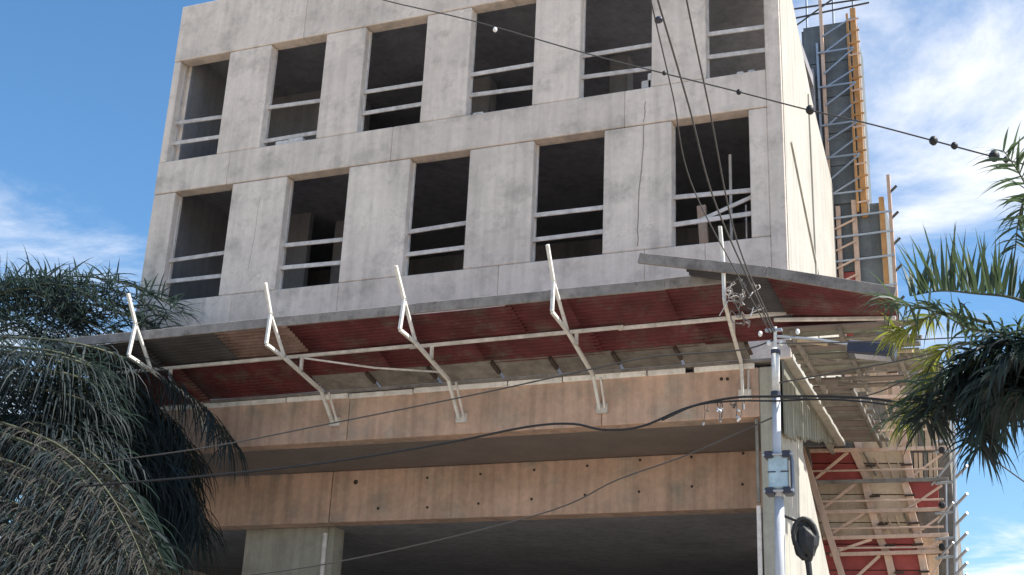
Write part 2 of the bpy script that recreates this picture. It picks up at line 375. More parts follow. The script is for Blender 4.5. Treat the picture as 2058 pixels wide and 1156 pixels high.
for i, (a, b) in enumerate(zip(lowc[:-1], lowc[1:])):
    l = .012 * (i % 2)
    yi = -.62 if a > -8.9 else -.12
    sheet('corrugated_sheet', 'red', CN, (a - .05, yi, cz(yi) + .02 + l), (b + .05, yi, cz(yi) + .02 + l), (a - .05, YM - .05, cz(YM) + .055 + l), (b + .05, YM - .05, cz(YM) + .055 + l))
xb = [-8.5, -7.35, -6.15, -4.95, -3.9, -2.8, -1.75, -.6]
for a, b in zip(xb[:-1], xb[1:]):
    MB().add([(a + .03, -.66, cz(-.66) + .005), (b - .03, -.66, cz(-.66) + .005), (b - .03, -.12, 8.205), (a + .03, -.12, 8.205),
              (a + .03, -.66, cz(-.66) + .03), (b - .03, -.66, cz(-.66) + .03), (b - .03, -.12, 8.23), (a + .03, -.12, 8.23)],
             [(0, 1, 2, 3), (4, 5, 6, 7), (0, 1, 5, 4), (1, 2, 6, 5), (2, 3, 7, 6), (3, 0, 4, 7)]).build('soffit_board', 'greyboard', CN)
    MB().beam((b, -.66, cz(-.66) - .02), (b + .02, -.36, cz(-.36) - .02), .06, .07).build('batten', 'hole', CN)
box('wall_plate', 'edge', CN, LW + .3, -.3, -.12, -.065, 8.16, 8.20)
ec = [XL - .05, -10.2, -8.2, -5.7, -3.4, -1.5, .05]
for i, (a, b) in enumerate(zip(ec[:-1], ec[1:])):
    dz = random.uniform(-.01, .01)
    MB().beam((a, CYO - .03, CZO + .075), (b, CYO - .03, CZO + .075 + dz), .17, .045).build('edge_board', 'edge', CN, .006)
for a, b, z in ((XL + .2, -6.1, 0), (-6.2, -2.4, .01), (-2.5, 1.75, .02)):
    MB().beam((a, YM, cz(YM) - .055 + z), (b, YM - .05, cz(YM) - .045 + z), .055, .06).build('purlin', 'rail', CN, .005)
for a, b in ((-7.9, -6.0),):
    MB().tube([(-8.1, -1.55, 8.36), (-6.9, -1.2, 8.2), (-5.85, -.8, 8.17)], .018, 6).build('stay_rod', 'rail', CN)
BR = [dict(X=-11.03, F=(-.08, 7.67), F2=(-.54, 8.08), K=(-1.88, 8.25), L=(-2.56, 8.32), Mm=(-2.50, 8.92), T=(-2.82, 9.38)),
      dict(X=-8.28, F=(-.08, 7.61), F2=(-.60, 8.07), K=(-1.89, 8.27), L=(-2.50, 8.32), Mm=(-2.47, 8.86), T=(-2.74, 9.33)),
      dict(X=-5.77, F=(-.08, 7.53), F2=(-.62, 8.08), K=(-1.95, 8.31), L=(-2.55, 8.34), Mm=(-2.48, 8.88), T=(-2.86, 9.32)),
      dict(X=-3.20, F=(-.08, 7.54), F2=(-.46, 8.02), K=(-1.75, 8.34), L=(-2.50, 8.42), Mm=(-2.48, 8.93), T=(-2.80, 9.42)),
      dict(X=-.79, F=(-.08, 7.62), F2=(-.16, 8.10), K=(-1.60, 8.40), L=(-2.50, 8.50), Mm=(-2.50, 8.98), T=(-2.62, 9.45))]
for i, d in enumerate(BR):
    q = {k: Vector((d['X'], *v)) for k, v in d.items() if k != 'X'}
    if i == 4:
        q = {k: atX(*v, -.79) for k, v in dict(F=(1493, 795), F2=(1490, 730)).items()}
        q['K'] = atY(1470, 660, -1.6); q['L'] = atY(1456, 606, -2.48); q['Mm'] = atY(1453, 520, -2.50); q['T'] = atY(1447, 455, -2.62)
    arm = MB().beam(q['F2'], q['K'], .07, .05, (1, 0, 0)).build('bracket_arm', 'steel', CN, .006)
    MB().beam(q['F'], q['F2'] + (q['F2'] - q['F']) * .04, .06, .05, (1, 0, 0)).build('bracket_leg', 'steel', arm, .006)
    MB().beam(q['F'] + Vector((.09, 0, .02)), q['F2'] + Vector((.09, .12, -.01)), .05, .03, (1, 0, 0)).build('bracket_leg', 'rail', arm, .006)
    MB().box(d['X'] - .07, d['X'] + .13, -.075, -.003, q['F'].z - .06, q['F'].z + .1).build('foot_plate', 'rail', arm, .004)
    if i < 4:
        MB().beam(q['K'], q['L'], .06, .05, (1, 0, 0)).build('bracket_toe', 'steel', arm, .006)
        MB().beam(q['K'], q['Mm'], .05, .05, (1, 0, 0)).build('bracket_strut', 'steel', arm, .006)
    else:
        MB().beam(q['K'], q['L'], .06, .05, (1, 0, 0)).build('bracket_toe', 'steel', arm, .006)
    pk = q['F2'].lerp(q['K'], (YM - q['F2'].y) / (q['K'].y - q['F2'].y)); MB().beam(pk, (d['X'] if i < 4 else pk.x, YM - .01, cz(YM) - .06), .05, .05, (1, 0, 0)).build('packer', 'rail', arm)
    up = MB().beam(q['L'], q['Mm'] + (q['Mm'] - q['L']) * .05, .062, .05, (1, 0, 0)).build('bracket_upright', 'steel', arm, .006)
    MB().beam(q['Mm'], q['T'], .062, .05, (1, 0, 0)).build('bracket_outrigger', 'steel', arm, .006)

# second, drooping canopy that turns the corner
SC = empty('corner_canopy', (0.2, -1.6, 8.6), 'tilted grey edged canopy drooping past the right corner of the building', 'canopy')
YO = -2.52
e0, e1, e2 = atY(1285, 520, YO), atY(1540, 548, YO), atY(1800, 590, YO)
for p, q in ((e0, e1), (e1 + Vector((.005, .0, 0)), e2)):
    MB().beam(p + Vector((0, -.02, 0)), q + Vector((0, -.02, 0)), .165, .05).build('edge_board', 'edge', SC, .006)
g0, g1 = atY(1385, 552, YO + .1), atY(1810, 612, YO + .1)
sheet('corrugated_sheet', 'darksheet', SC, (-.9, -1.2, 8.60), (.25, -1.2, 8.44), e0.lerp(e1, .35) + Vector((0, .03, -.02)), e1 + Vector((.05, .03, -.04)))
sheet('corrugated_sheet', 'red', SC, (.2, -1.45, 8.44), (1.75, -1.45, 8.28), e1 + Vector((0, .03, -.05)), e2 + Vector((.0, .03, -.05)))
MB().beam((.0, -1.45, 8.36), (1.78, -1.47, 8.22), .05, .06).build('purlin', 'rail', SC, .005)

# scaffold deck beside the corner, seen from below
DK = empty('scaffold_deck', (1.0, .2, 8.2), 'weathered board deck of the side scaffold under the corner canopy', 'scaffold')
y = -1.35; k = 0
while y < 1.75:
    wd = random.uniform(.17, .25); z = 8.24 + random.uniform(-.02, .02) - .02 * k % .05
    MB().beam((.03 + random.uniform(0, .05), y + wd / 2, z), (1.95 + random.uniform(-.3, .15), y + wd / 2, z - random.uniform(0, .05)), .035, wd - .012).build('deck_board', ('greyboard', 'greyboard', 'hoard', 'soffit')[random.randrange(4)], DK, .004)
    y += wd; k += 1
for x in (.25, .95, 1.65):
    MB().beam((x, -1.4, 8.15), (x, 1.8, 8.15), .09, .06).build('joist', 'greyboard', DK, .004)
y = 1.8
while y < 5.7:
    wd = random.uniform(.2, .3); z = 8.26 + random.uniform(-.02, .02)
    MB().beam((.03, y + wd / 2, z), (.80 + random.uniform(-.1, .1), y + wd / 2, z - random.uniform(0, .04)), .035, wd - .014).build('deck_board', random.choice(('greyboard', 'greyboard', 'soffit')), DK, .004)
    y += wd
MB().beam((.7, 1.75, 8.17), (.7, 5.8, 8.17), .09, .06).build('joist', 'greyboard', DK, .004)
HA, HC = atX(1600, 880, -.16), atX(1690, 892, -.16)
HB = empty('side_hoarding', (.05, 3, 7), 'grey green board hoarding hung on the side wall below the deck', 'hoarding')
y = .06
while y < 5.6:
    wd = random.uniform(.24, .36); yc = y + wd / 2
    zb = HA.z + (HC.z - HA.z) * (yc - HA.y) / (HC.y - HA.y) + random.uniform(-.04, .04)
    box('hoarding_board', 'hoard', HB, .0 + random.uniform(-.19, -.16), -.14, y, y + wd - .012, zb, 8.205, bevel=.004)
    y += wd
for i in range(16):
    x, yy = random.uniform(.1, 1.9), random.uniform(-1.3, 1.4)
    MB().beam((x, yy, 8.1 + random.uniform(-.05, .04)), (x + random.uniform(.2, .6), yy + random.uniform(-.3, .3), 8.1 + random.uniform(-.08, .05)), random.uniform(.02, .07), .03).build('offcut', random.choice(('greyboard', 'ply', 'edge', 'greyboard')), DK)

# ---------------------------------------------------------------- formwork wing and tower behind the side wall
TY = 6.10
TW = empty('formwork_tower', (.6, TY, 0), 'tall formwork tower with red and tan panels behind the side wall', 'tower')
def rect(name, m, u0, v0, u1, v1, y=TY, t=.05, bevel=.004):
    """axis-aligned panel on the tower face; pixel corners give its place on the plane y"""
    p, q = atY(u0, v0, y), atY(u1, v1, y)
    return MB().box(min(p.x, q.x), max(p.x, q.x), y - t, y, min(p.z, q.z), max(p.z, q.z)).build(name, m, TW, bevel)
def quad(name, m, pts, y=TY, t=.04):
    P = [atY(u, v, y) for u, v in pts]
    return MB().prism([(p.x, p.z) for p in P], 1, y - t, y).build(name, m, TW, .004)
def bar(name, m, a, b, w_=.07, d_=.06, y=TY - .1, par=None):
    return MB().beam(atY(*a, y), atY(*b, y), w_, d_).build(name, m, par or TW, .004)
# core behind
box('tower_core', 'slab', TW, -.55, .62, TY + .02, TY + 1.6, 12.0, 18.05)
box('tower_core', 'slab', TW, -.2, 1.02, TY + .03, TY + 1.5, 8.6, 13.55)
box('tower_core', 'greyboard', TW, -.78, 1.95, TY + .04, TY + 1.5, .2, 9.9)
for z0, z1 in ((13.6, 14.5), (14.52, 15.3), (15.32, 16.2), (16.22, 17.1), (17.12, 18.1)):
    box('shutter_panel', 'slab', TW, -.50, .56, TY - .04, TY, z0, z1, bevel=.004)
for z0, z1 in ((11.6, 12.3), (12.32, 12.85), (12.87, 13.5)):
    box('shutter_panel', 'slab', TW, .46, .93, TY - .04, TY, z0, z1, bevel=.004)
for z0, z1 in ((10.3, 11.1), (11.12, 12.0), (12.02, 13.3)):
    box('shutter_panel', 'redpanel' if z0 < 12 else 'slab', TW, -.18, .36, TY - .04, TY, z0, z1, bevel=.004)
for x, z0, z1, m_, t_ in ((.63, 13.2, 18.35, 'orange', .12), (-.08, 13.2, 18.9, 'timber', .07), (.99, 10.2, 13.6, 'orange', .10), (1.16, 10.0, 14.1, 'timber', .07), (.42, 10.0, 13.6, 'timber', .10), (.08, 10.0, 13.5, 'timber', .09)):
    box('post', m_, TW, x - t_ / 2, x + t_ / 2, TY - .16, TY - .05, z0, z1, bevel=.004)
box('post', 'galv', TW, -.22, -.17, TY - .14, TY - .09, 13.2, 17.6)
box('post', 'steel', TW, .70, .73, TY - .1, TY - .06, 13.3, 17.9)
# lacing of the upper tower
zz = 13.75; k = 0
while zz < 17.9:
    st = (.36, .52, .44)[k % 3]
    MB().beam((-.05, TY - .19, zz), (.60, TY - .19, zz + st), .035, .03).build('lacing_bar', 'galv', TW)
    if k % 2 == 0: MB().beam((-.2, TY - .20, zz + .02), (.62, TY - .20, zz + .02), .035, .03).build('ledger', 'galv', TW)
    zz += st; k += 1
for z in (10.9, 11.55, 12.2, 12.75, 13.2):
    MB().beam((-.1, TY - .19, z), (1.2, TY - .19, z + .03), .04, .03).build('ledger', 'galv', TW)
for z in (10.6, 10.95, 11.3, 11.65, 12.0, 12.4, 12.9):
    MB().beam((-.1, TY - .21, z), (.42, TY - .21, z + .22), .035, .03).build('lacing_bar', 'timber', TW)
for k in range(16):
    z = 13.5 + k * .3
    MB().beam((.50, TY - .21, z), (.76, TY - .21, z + .02), .035, .03).build('rung', 'orange' if k % 3 else 'timber', TW)
box('post', 'orange', TW, .48, .53, TY - .2, TY - .17, 13.3, 18.2)
# tubes above the top
for x in (-.45, .15, .60): MB().tube([(x, TY + .2, 17.9), (x + .02, TY + .2, 19.3)], .024, 6).build('scaffold_tube', 'galv', TW)
for z, s_ in ((18.35, .1), (18.62, -.05), (18.95, .05)): MB().tube([(-.9, TY - .1, z), (1.0, TY - .1, z + s_)], .024, 6).build('scaffold_tube', 'wire', TW)
MB().tube([(-.7, TY - .14, 18.1), (.55, TY - .14, 18.9)], .022, 6).build('scaffold_tube', 'wire', TW)
# small plants of wire ties on the right edge
for z in (10.6, 11.2, 11.9, 12.5, 13.1, 13.7):
    MB().tube([(1.18, TY - .12, z), (1.32, TY - .14, z + .12)], .03, 5).build('tube_end', 'wire', TW)

# lower formwork face: bays between horizontal walers
BAY = [700, 800, 905, 968, 1028, 1080, 1113, 1190]
# left and right raked post x at the top and bottom of each bay
PL = [(1690, 1705), (1690, 1722), (1710, 1738), (1733, 1746), (1747, 1762), (1762, 1776), (1778, 1795)]
PR = [(1786, 1796), (1792, 1814), (1815, 1825), (1812, 1832), (1826, 1840), (1838, 1848), (1846, 1860)]
PLm = [('greyboard', 'ply', 'greyboard'), ('greyboard', 'greyboard', 'greyboard'), ('redpanel', 'ply', 'ply'), ('ply', 'ply', 'redpanel'),
       ('ply', 'ply', 'greyboard'), ('redpanel', 'redpanel', 'ply'), ('redpanel', 'redpanel', 'ply')]
for i in range(7):
    v0, v1 = BAY[i] + 2, BAY[i + 1] - 2; (l0, l1), (r0, r1) = PL[i], PR[i]; ml, mc, mr = PLm[i]
    xl = 1545 + i * 14; t0 = .02 + .015 * (i % 3)
    vm = v0 + (v1 - v0) * .42
    lm = l0 + (l1 - l0) * .42; rm = r0 + (r1 - r0) * .42
    quad('form_panel', ml, [(xl, v0), (l0, v0), (lm, vm), (xl, vm)], t=t0)
    quad('form_panel', 'ply' if i in (3, 4) else ml, [(xl, vm + 2), (lm, vm + 2), (l1, v1), (xl, v1)], t=t0 + .02)
    quad('form_panel', mc, [(l0 + 12, v0), (r0, v0), (rm, vm), (lm + 12, vm)], t=t0 + .02)
    quad('form_panel', mc if i != 1 else 'ply', [(lm + 12, vm + 2), (rm, vm + 2), (r1, v1), (l1 + 12, v1)], t=t0)
    if i in (2, 1):
        n = 6
        for k in range(n):
            a, b = r0 + 12 + (1885 - r0 - 12) * k / n, r0 + 12 + (1885 - r0 - 12) * (k + 1) / n - 2
            quad('slat', 'ply' if k % 3 else 'greyboard', [(a, v0 + 4), (b, v0 + 4), (b + 2, v1 - 4), (a + 2, v1 - 4)], t=.05)
    else:
        quad('form_panel', mr, [(r0 + 12, v0), (1885, v0), (1888, v1), (r1 + 12, v1)], t=t0 + .01)
    for k in range(4):
        f = (k + .5) / 4; a0, a1 = l0 + 14 + (r0 - l0 - 16) * f, l1 + 14 + (r1 - l1 - 16) * f
        if i in (0, 1, 2, 4): bar('batten', random.choice(('ply', 'timber', 'greyboard')), (a0, v0 + random.uniform(0, 12)), (a1, v1 - random.uniform(0, 12)), .03, .03, TY - .075)
    bar('thin_ledger', 'timber', (xl + 60, v0 + (v1 - v0) * .68), (1896, v0 + (v1 - v0) * .60), .035, .03, TY - .22)
    bar('diagonal_brace', 'timber', (r0 + 10, v1 - 2), (1893, v0 + 6), .04, .03, TY - .2)
    bar('raked_post', 'timber', (l0 + 6, v0), (l1 + 6, v1), .14, .09)
    bar('raked_post', 'timber', (r0 + 6, v0), (r1 + 6, v1), .14, .09)
    bar('cleat', 'hole', (l1 + 2, (v0 + v1) / 2), (l1 + 22, (v0 + v1) / 2 - 1), .035, .05, TY - .17)
    bar('cleat', 'hole', (r1 - 14, (v0 + v1) / 2 - 2), (r1 + 8, (v0 + v1) / 2 - 3), .035, .05, TY - .17)
    if i >= 1:
        bar('diagonal_brace', 'timber', (xl + 63, v1 - 1), (xl + 127 + i * 2, v0 + 2), .055, .04, TY - .2)
    bar('waler', 'timber' if i != 2 else 'greyboard', (xl + 53, BAY[i + 1] + 2), (1906, BAY[i + 1] - 5), .07, .06, TY - .24)
for u0, u1 in ((1600, 1622),):
    bar('raked_edge_timber', 'timber', (1604, 876), (1706, 1200), .12, .09, TY - .3)
    bar('raked_edge_timber', 'greyboard', (1618, 880), (1628, 940), .1, .07, TY - .28)

# scaffold mast on the outer edge of the tower
MT = empty('scaffold_mast', (2.15, TY - .3, 0), 'blue grey scaffold mast with short peg rungs at the tower edge', 'scaffold')
my = TY - .35
p0, p1 = atY(1917, 800, my), atY(1922, 1250, my)
MB().tube([(p1.x, my, .2), (p1.x, my, 5.0), p1, p0], .036, 8).build('standard', 'galv', MT)
MB().tube([atY(1901, 960, my + .4), atY(1905, 1240, my + .4)], .03, 8).build('standard', 'galv', MT)
for v in (884, 905, 968, 1028, 1080, 1118):
    MB().tube([atY(1880, v + 4, my + .1), atY(1921, v, my)], .027, 6).build('ledger', 'galv', MT)
for v in (950, 1006, 1045, 1085, 1118, 1145, 1168):
    MB().tube([atY(1921, v + 10, my), atY(1944, v - 14, my - .35)], .028, 6).build('peg_rung', 'galv', MT)
for a, b in (((1872, 975), (1948, 882)), ((1885, 1050), (1916, 1010)), ((1885, 1125), (1916, 1090))):
    MB().tube([atY(*a, my + .2), atY(*b, my - .1)], .024, 6).build('brace', 'galv', MT)
for v in (905, 1015, 1100):
    p = atY(1893, v, my + .05); MB().blob(p, (.07, .05, .07), 7, 5).build('coupler', 'black', MT)

# ---------------------------------------------------------------- utility pole
PY = -4.0
pp = atY(1562, 1000, PY)
UP = empty('utility_pole', (pp.x + .02, PY, .13), 'slim grey steel utility pole with a pale blue clamp box', 'pole')
def P(u, v): return atY(u, v, PY)
MB().tube([P(1573, 1700), P(1568, 1150), P(1566, 1000)], [.065, .062, .060], 14).build('lower_tube', 'pole', UP, smooth=True)
MB().tube([P(1566, 1004), P(1561, 905), P(1560, 790)], .054, 14).build('middle_tube', 'pole', UP, smooth=True)
MB().tube([P(1560, 800), P(1558, 700)], .052, 14).build('upper_tube', 'steel', UP, smooth=True)
MB().tube([P(1558, 705), P(1558, 657)], .022, 10).build('top_pin', 'steel', UP)
MB().beam(P(1538, 665), P(1572, 663), .035, .06).build('crossarm', 'galv', UP, .004)
c = P(1567, 952)
cb = MB().box(c.x - .125, c.x + .125, PY - .10, PY - .065, c.z - .20, c.z + .22).build('clamp_box', 'clamp', UP, .012)
for dz in (-.24, .22):
    for dx in (-.11, .11):
        MB().box(c.x + dx - .055, c.x + dx + .055, PY - .14, PY + .06, c.z + dz - .045, c.z + dz + .045).build('clamp_jaw', 'lamp', cb, .012)
    MB().tube([(c.x - .19, PY - .12, c.z + dz), (c.x + .19, PY - .12, c.z + dz)], .018, 8).build('bolt', 'galv', cb)
MB().box(c.x + .155, c.x + .175, PY - .13, PY + .05, c.z - .26, c.z + .18).build('side_plate', 'lamp', cb)
for dx in (-.08, .08): MB().box(c.x + dx - .05, c.x + dx + .05, PY - .106, PY - .101, c.z - .005, c.z + .01).build('slot', 'lamp', cb)
for u, v in ((1528, 671), (1603, 667), (1545, 690), (1570, 690)):
    MB().blob(P(u, v), (.03, .03, .04), 8, 6).build('insulator', 'porc', UP, smooth=True)
for v in (708, 792): MB().tube([P(1559, v - 4), P(1559, v + 4)], .064, 12).build('band', 'lamp', UP)

# street lamp on a side arm
SL = empty('street_lamp', tuple(P(1570, 692)), 'dark rectangular street lamp head on a thin side arm of the pole', 'street lamp')
a, b = atY(1705, 702, PY), atY(1800, 708, PY)
MB().tube([P(1560, 676), P(1640, 682), P(1715, 694)], .018, 8).build('arm', 'galv', SL)
hd = MB().beam(a, b, .17, .26).build('lamp_head', 'lamp', SL, .02)
MB().beam(a + Vector((.06, 0, -.088)), b + Vector((-.06, 0, -.088)), .012, .2).build('lens', 'lens', hd)
MB().beam(a + Vector((.02, 0, .085)), b + Vector((-.1, 0, .09)), .03, .16).build('cooling_fin', 'lens', hd, .006)

# coil of black cable beside the pole
cc = atY(1618, 1085, PY + .1)
CC = empty('cable_coil', tuple(cc), 'bundle of looped black cable hanging right of the utility pole', 'cable')
for k in range(9):
    r1, r2 = random.uniform(.10, .16), random.uniform(.18, .24); pts = []
    tw = random.uniform(-.5, .5); o = Vector((random.uniform(-.03, .03), random.uniform(-.05, .05), random.uniform(-.02, .04)))
    for i in range(15):
        t = 2 * math.pi * i / 14; sx = math.sin(t) * r1 * (1 - .45 * max(0, -math.cos(t)))
        pts.append(cc + o + Vector((sx, math.sin(t + tw) * .05, math.cos(t) * r2)))
    MB().tube(pts, random.uniform(.022, .034), 6, False).build('cable_loop', 'black', CC, smooth=True)
MB().blob(cc + Vector((0, 0, -.03)), (.15, .10, .23), 9, 7, .14).build('wrapped_core', 'black', CC)
MB().tube([cc + Vector((.0, 0, -.1)), cc + Vector((.03, 0, -.3)), cc + Vector((.05, .02, -.6)), cc + Vector((.02, .03, -2.0))], [.05, .038, .034, .03], 8).build('cable_tail', 'black', CC, smooth=True)
MB().beam(cc + Vector((-.02, 0, .2)), P(1570, 1035), .03, .03).build('hanger', 'black', CC)

# ---------------------------------------------------------------- overhead cables
def cable(pts, r, label, m='wire', n=40, group=None):
    o = MB().tube(spline(pts, n), r, 6).build('overhead_cable', m, smooth=True)
    return tag(o, label, 'cable', group)
ptop = P(1558, 668)
def line(px, y0, y1): 
    n = len(px) - 1; return [atY(u, v, y0 + (y1 - y0) * i / n) for i, (u, v) in enumerate(px)]
cable(line([(650, -40), (770, 0), (950, 42), (1180, 108), (1340, 149), (1485, 185), (1628, 222), (1735, 246), (1880, 284), (2000, 316), (2150, 352)], -4.5, -6.5), .010,
      'long cable strung with small dark beads across the upper windows')
bead = [(1335, 147, .03), (1485, 185, .035), (1628, 221, .055), (1876, 283, .05), (1918, 293, .04), (1998, 314, .06), (2022, 321, .035), (995, 60, .035), (1010, 70, .025), (1276, 133, .03), (1290, 150, .028), (1458, 138, .03)]
for u, v, r in bead[:8]:
    pt = atY(u, v, -4.5 - 2.0 * (u - 650) / 1500)
    o = MB().blob(pt, (r, r, r * 1.15), 8, 6).build('cable_bead', 'porc' if u < 1300 else 'black', smooth=True)
    lb = {1335: ('small dark bead on the upper cable over the band between window rows', 'small beads'), 1485: ('small dark bead on the upper cable over the band between window rows', 'small beads'),
          1628: ('large dark bead on the upper cable crossing the side wall', None), 1876: ('dark bead, one of a close pair on the upper cable against sky', 'paired beads'),
          1918: ('dark bead, one of a close pair on the upper cable against sky', 'paired beads'), 1998: ('large dark bead on the upper cable beside the palm tips', None),
          2022: ('small dark bead on the upper cable amid the palm tips', None), 995: ('white insulator on the upper cable over a top floor window', None)}[u]
    tag(o, lb[0], 'insulator', lb[1])
cable([ptop, atY(1480, 480, -5.5), atY(1425, 215, -7.5), atY(1380, 0, -9), atY(1340, -220, -10.5)], .010, 'thin drop cable rising steeply from the pole top over the end window', group='drop cables')
cable([ptop + Vector((-.03, 0, 0)), atY(1440, 415, -5.5), atY(1385, 215, -7.5), atY(1322, 0, -9), atY(1258, -220, -10.5)], .011, 'thin drop cable rising steeply from the pole top over the end window', group='drop cables')
cable([ptop + Vector((-.06, 0, -.02)), atY(1396, 385, -5.5), atY(1352, 190, -7.5), atY(1308, 0, -9), atY(1250, -260, -10.5)], .008, 'thin drop cable rising steeply from the pole top over the end window', group='drop cables')
o = MB().blob(atY(1324, 40, -8.7), (.05, .04, .04), 8, 6).build('cable_splice', 'lamp', smooth=True); tag(o, 'dark splice lump on a drop cable', 'splice')
cable([ptop + Vector((0, 0, -.1))] + [atY(u, v, y) for u, v, y in ((1485, 704, -3.8), (1312, 717, -3.6), (1188, 742, -3.5), (950, 794, -3.4), (660, 852, -3.4), (430, 897, -3.5), (200, 930, -3.6), (-200, 985, -3.8))], .012,
      'thin straight cable crossing the canopy brackets to the pole top')
cable([atY(u, v, y) for u, v, y in ((-250, 1010, -5), (200, 975, -4.6), (480, 950, -4.4), (690, 925, -4.3), (900, 890, -4.2), (1060, 858, -4.2), (1150, 852, -4.2), (1215, 864, -4.2), (1290, 857, -4.2), (1380, 820, -4.2), (1470, 800, -4.15), (1560, 797, -4.1), (1700, 798, -4.3), (1800, 808, -4.6), (1880, 832, -5), (2058, 842, -5.6), (2300, 850, -6.5))], .0165,
      'thick black wavy cable running past the pole below the tan beam', 'black', 90)
cable([atY(u, v, y) for u, v, y in ((300, 1180, -3.5), (660, 1133, -3.6), (1080, 1035, -3.8), (1240, 965, -3.9), (1380, 915, -3.95), (1540, 845, -4.0), (1560, 836, -4.0))], .010, 'thin slanting cable crossing the setback beam')
cable([P(1562, 770)] + [atY(u, v, y) for u, v, y in ((1700, 745, -4.4), (1850, 716, -5), (2100, 650, -6))], .010, 'thin cable from the pole into the right palm')
cable([P(1562, 800)] + [atY(u, v, y) for u, v, y in ((1680, 802, -4.2), (1760, 790, -4.4), (1860, 745, -4.9), (2100, 640, -6))], .009, 'thin low cable from the pole to the right palm')
cable([atY(u, v, -6.5) for u, v in ((1890, 855), (1945, 886), (2058, 968), (2250, 1100))], .007, 'thin cable sloping down in the open sky beyond the mast')
cable([P(1562, 690)] + [atY(u, v, y) for u, v, y in ((1700, 688, -4.4), (1900, 680, -5), (2200, 660, -6))], .008, 'thin cable level with the street lamp arm')
cable([atY(u, v, y) for u, v, y in ((1330, 845, -4.25), (1400, 815, -4.2), (1480, 806, -4.15), (1562, 806, -4.1), (1640, 803, -4.2), (1720, 806, -4.4), (1810, 818, -4.7), (1900, 842, -5.1), (2100, 862, -5.8))], .012, 'black cable lashed just under the thick wavy cable at the pole', 'black', 60)
TG = empty('plastic_tangle', tuple(atY(1508, 605, -2.6)), 'tangle of pale plastic strips caught on the corner canopy', 'plastic strips')
for i in range(26):
    p = atY(1495 + random.gauss(0, 13), 590 + random.uniform(-25, 50), -2.62 + random.uniform(-.05, .05)); pts = [p]
    for j in range(4): pts.append(pts[-1] + Vector((random.gauss(0, .06), random.gauss(0, .03), random.gauss(-.03, .06))))
    MB().tube(spline(pts, 10), random.uniform(.006, .012), 5).build('strip', random.choice(('greyboard', 'rail', 'edge', 'soffit')), TG, smooth=True)
CK = empty('cable_connectors', tuple(P(1450, 830)), 'cluster of pale connectors hanging from the thick black cable', 'connector')
for i in range(14):
    u = 1405 + random.uniform(0, 95); v0 = 803 + max(0, 1470 - u) * .14; p0 = atY(u, v0, -4.16)
    p = p0 + Vector((random.uniform(-.04, .04), random.uniform(-.03, .03), -abs(random.gauss(.05, .12)) - .02))
    q = p + Vector((random.uniform(-.06, .06), random.uniform(-.04, .04), random.uniform(-.07, -.01)))
    cn_ = MB().tube([p, q], random.uniform(.010, .018), 6).build('connector', random.choice(('porc', 'galv', 'greyboard', 'wire')), CK)
    MB().tube([p0, p0.lerp(p, .5) + Vector((.015, 0, 0)), p], .004, 5).build('lead', 'wire', cn_)

# ---------------------------------------------------------------- palms
def frond(parent, path, m, n=90, leaf=.55, width=.024, droop=.55, fwd=.55, lift=0.25, start=.12, rr=.016, spread=1.0, jit=.25):
    pts = spline(path, 60); nseg = 60
    arc = [0]
    for a, b in zip(pts[:-1], pts[1:]): arc.append(arc[-1] + (b - a).length)
    Lt = arc[-1]
    mb = MB()
    for k in range(n):
        for sgn in (-1, 1):
            t = start + (1 - start) * (k + random.random()) / n
            i = min(int(t * nseg), nseg - 1); p = pts[i].lerp(pts[i + 1], t * nseg - i)
            tan = (pts[min(i + 2, nseg)] - pts[max(i - 1, 0)]).normalized()
            side = tan.cross(Vector((0, 0, 1)))
            if side.length < .05: side = Vector((1, 0, 0))
            side.normalize(); upv = side.cross(tan)
            d = (side * sgn * spread + tan * fwd + upv * (lift + random.uniform(-.35, .35))).normalized()
            d = (d + Vector((random.gauss(0, jit), random.gauss(0, jit), random.gauss(0, jit))) * .5).normalized()
            prof = math.sin(math.pi * min(1, .16 + .84 * (1 - (t - start) / (1 - start)) ** .8)) ** .5 if t > start + .1 else .8
            ln = leaf * (0.35 + .65 * prof) * random.uniform(.75, 1.15)
            dr = droop * random.uniform(.6, 1.4)
            wv = d.cross(Vector((0, 0, 1)))
            if wv.length < .05: wv = Vector((1, 0, 0))
            wv = (wv.normalized() + Vector((random.gauss(0, .5), random.gauss(0, .5), random.gauss(0, .5)))).normalized()
            vs = []
            q = p.copy(); dd = d.copy(); N = 5
            for s_ in range(N + 1):
                f = s_ / N; wd = width * (.55 + 1.2 * f if f < .35 else 1.0 * (1.02 - f) / .66) * random.uniform(.9, 1.1)
                vs += [q - wv * wd * .5, q + wv * wd * .5]
                dd = (dd + Vector((0, 0, -1)) * dr * (.35 + f) * .6).normalized(); q = q + dd * (ln / N)
            mb.add(vs, [(2 * j, 2 * j + 1, 2 * j + 3, 2 * j + 2) for j in range(N)])
    o = mb.build('frond', m, parent, fix=False)
    MB().tube(pts[::2], [rr * (1 - .8 * i / 30) for i in range(31)], 6).build('rachis', 'stalk', o, smooth=True)
    return o
def trunk(parent, base, top, r):
    n = 24; pts = [Vector(base).lerp(Vector(top), i / n) + Vector((.06 * math.sin(i * .3), .04 * math.sin(i * .2), 0)) for i in range(n + 1)]
    MB().tube(pts, [r * (1.25 - .35 * i / n) * (1 + .05 * (i % 2)) for i in range(n + 1)], 14).build('trunk', 'bark', parent, smooth=True)
def px(path): return [atD(*p) for p in path]
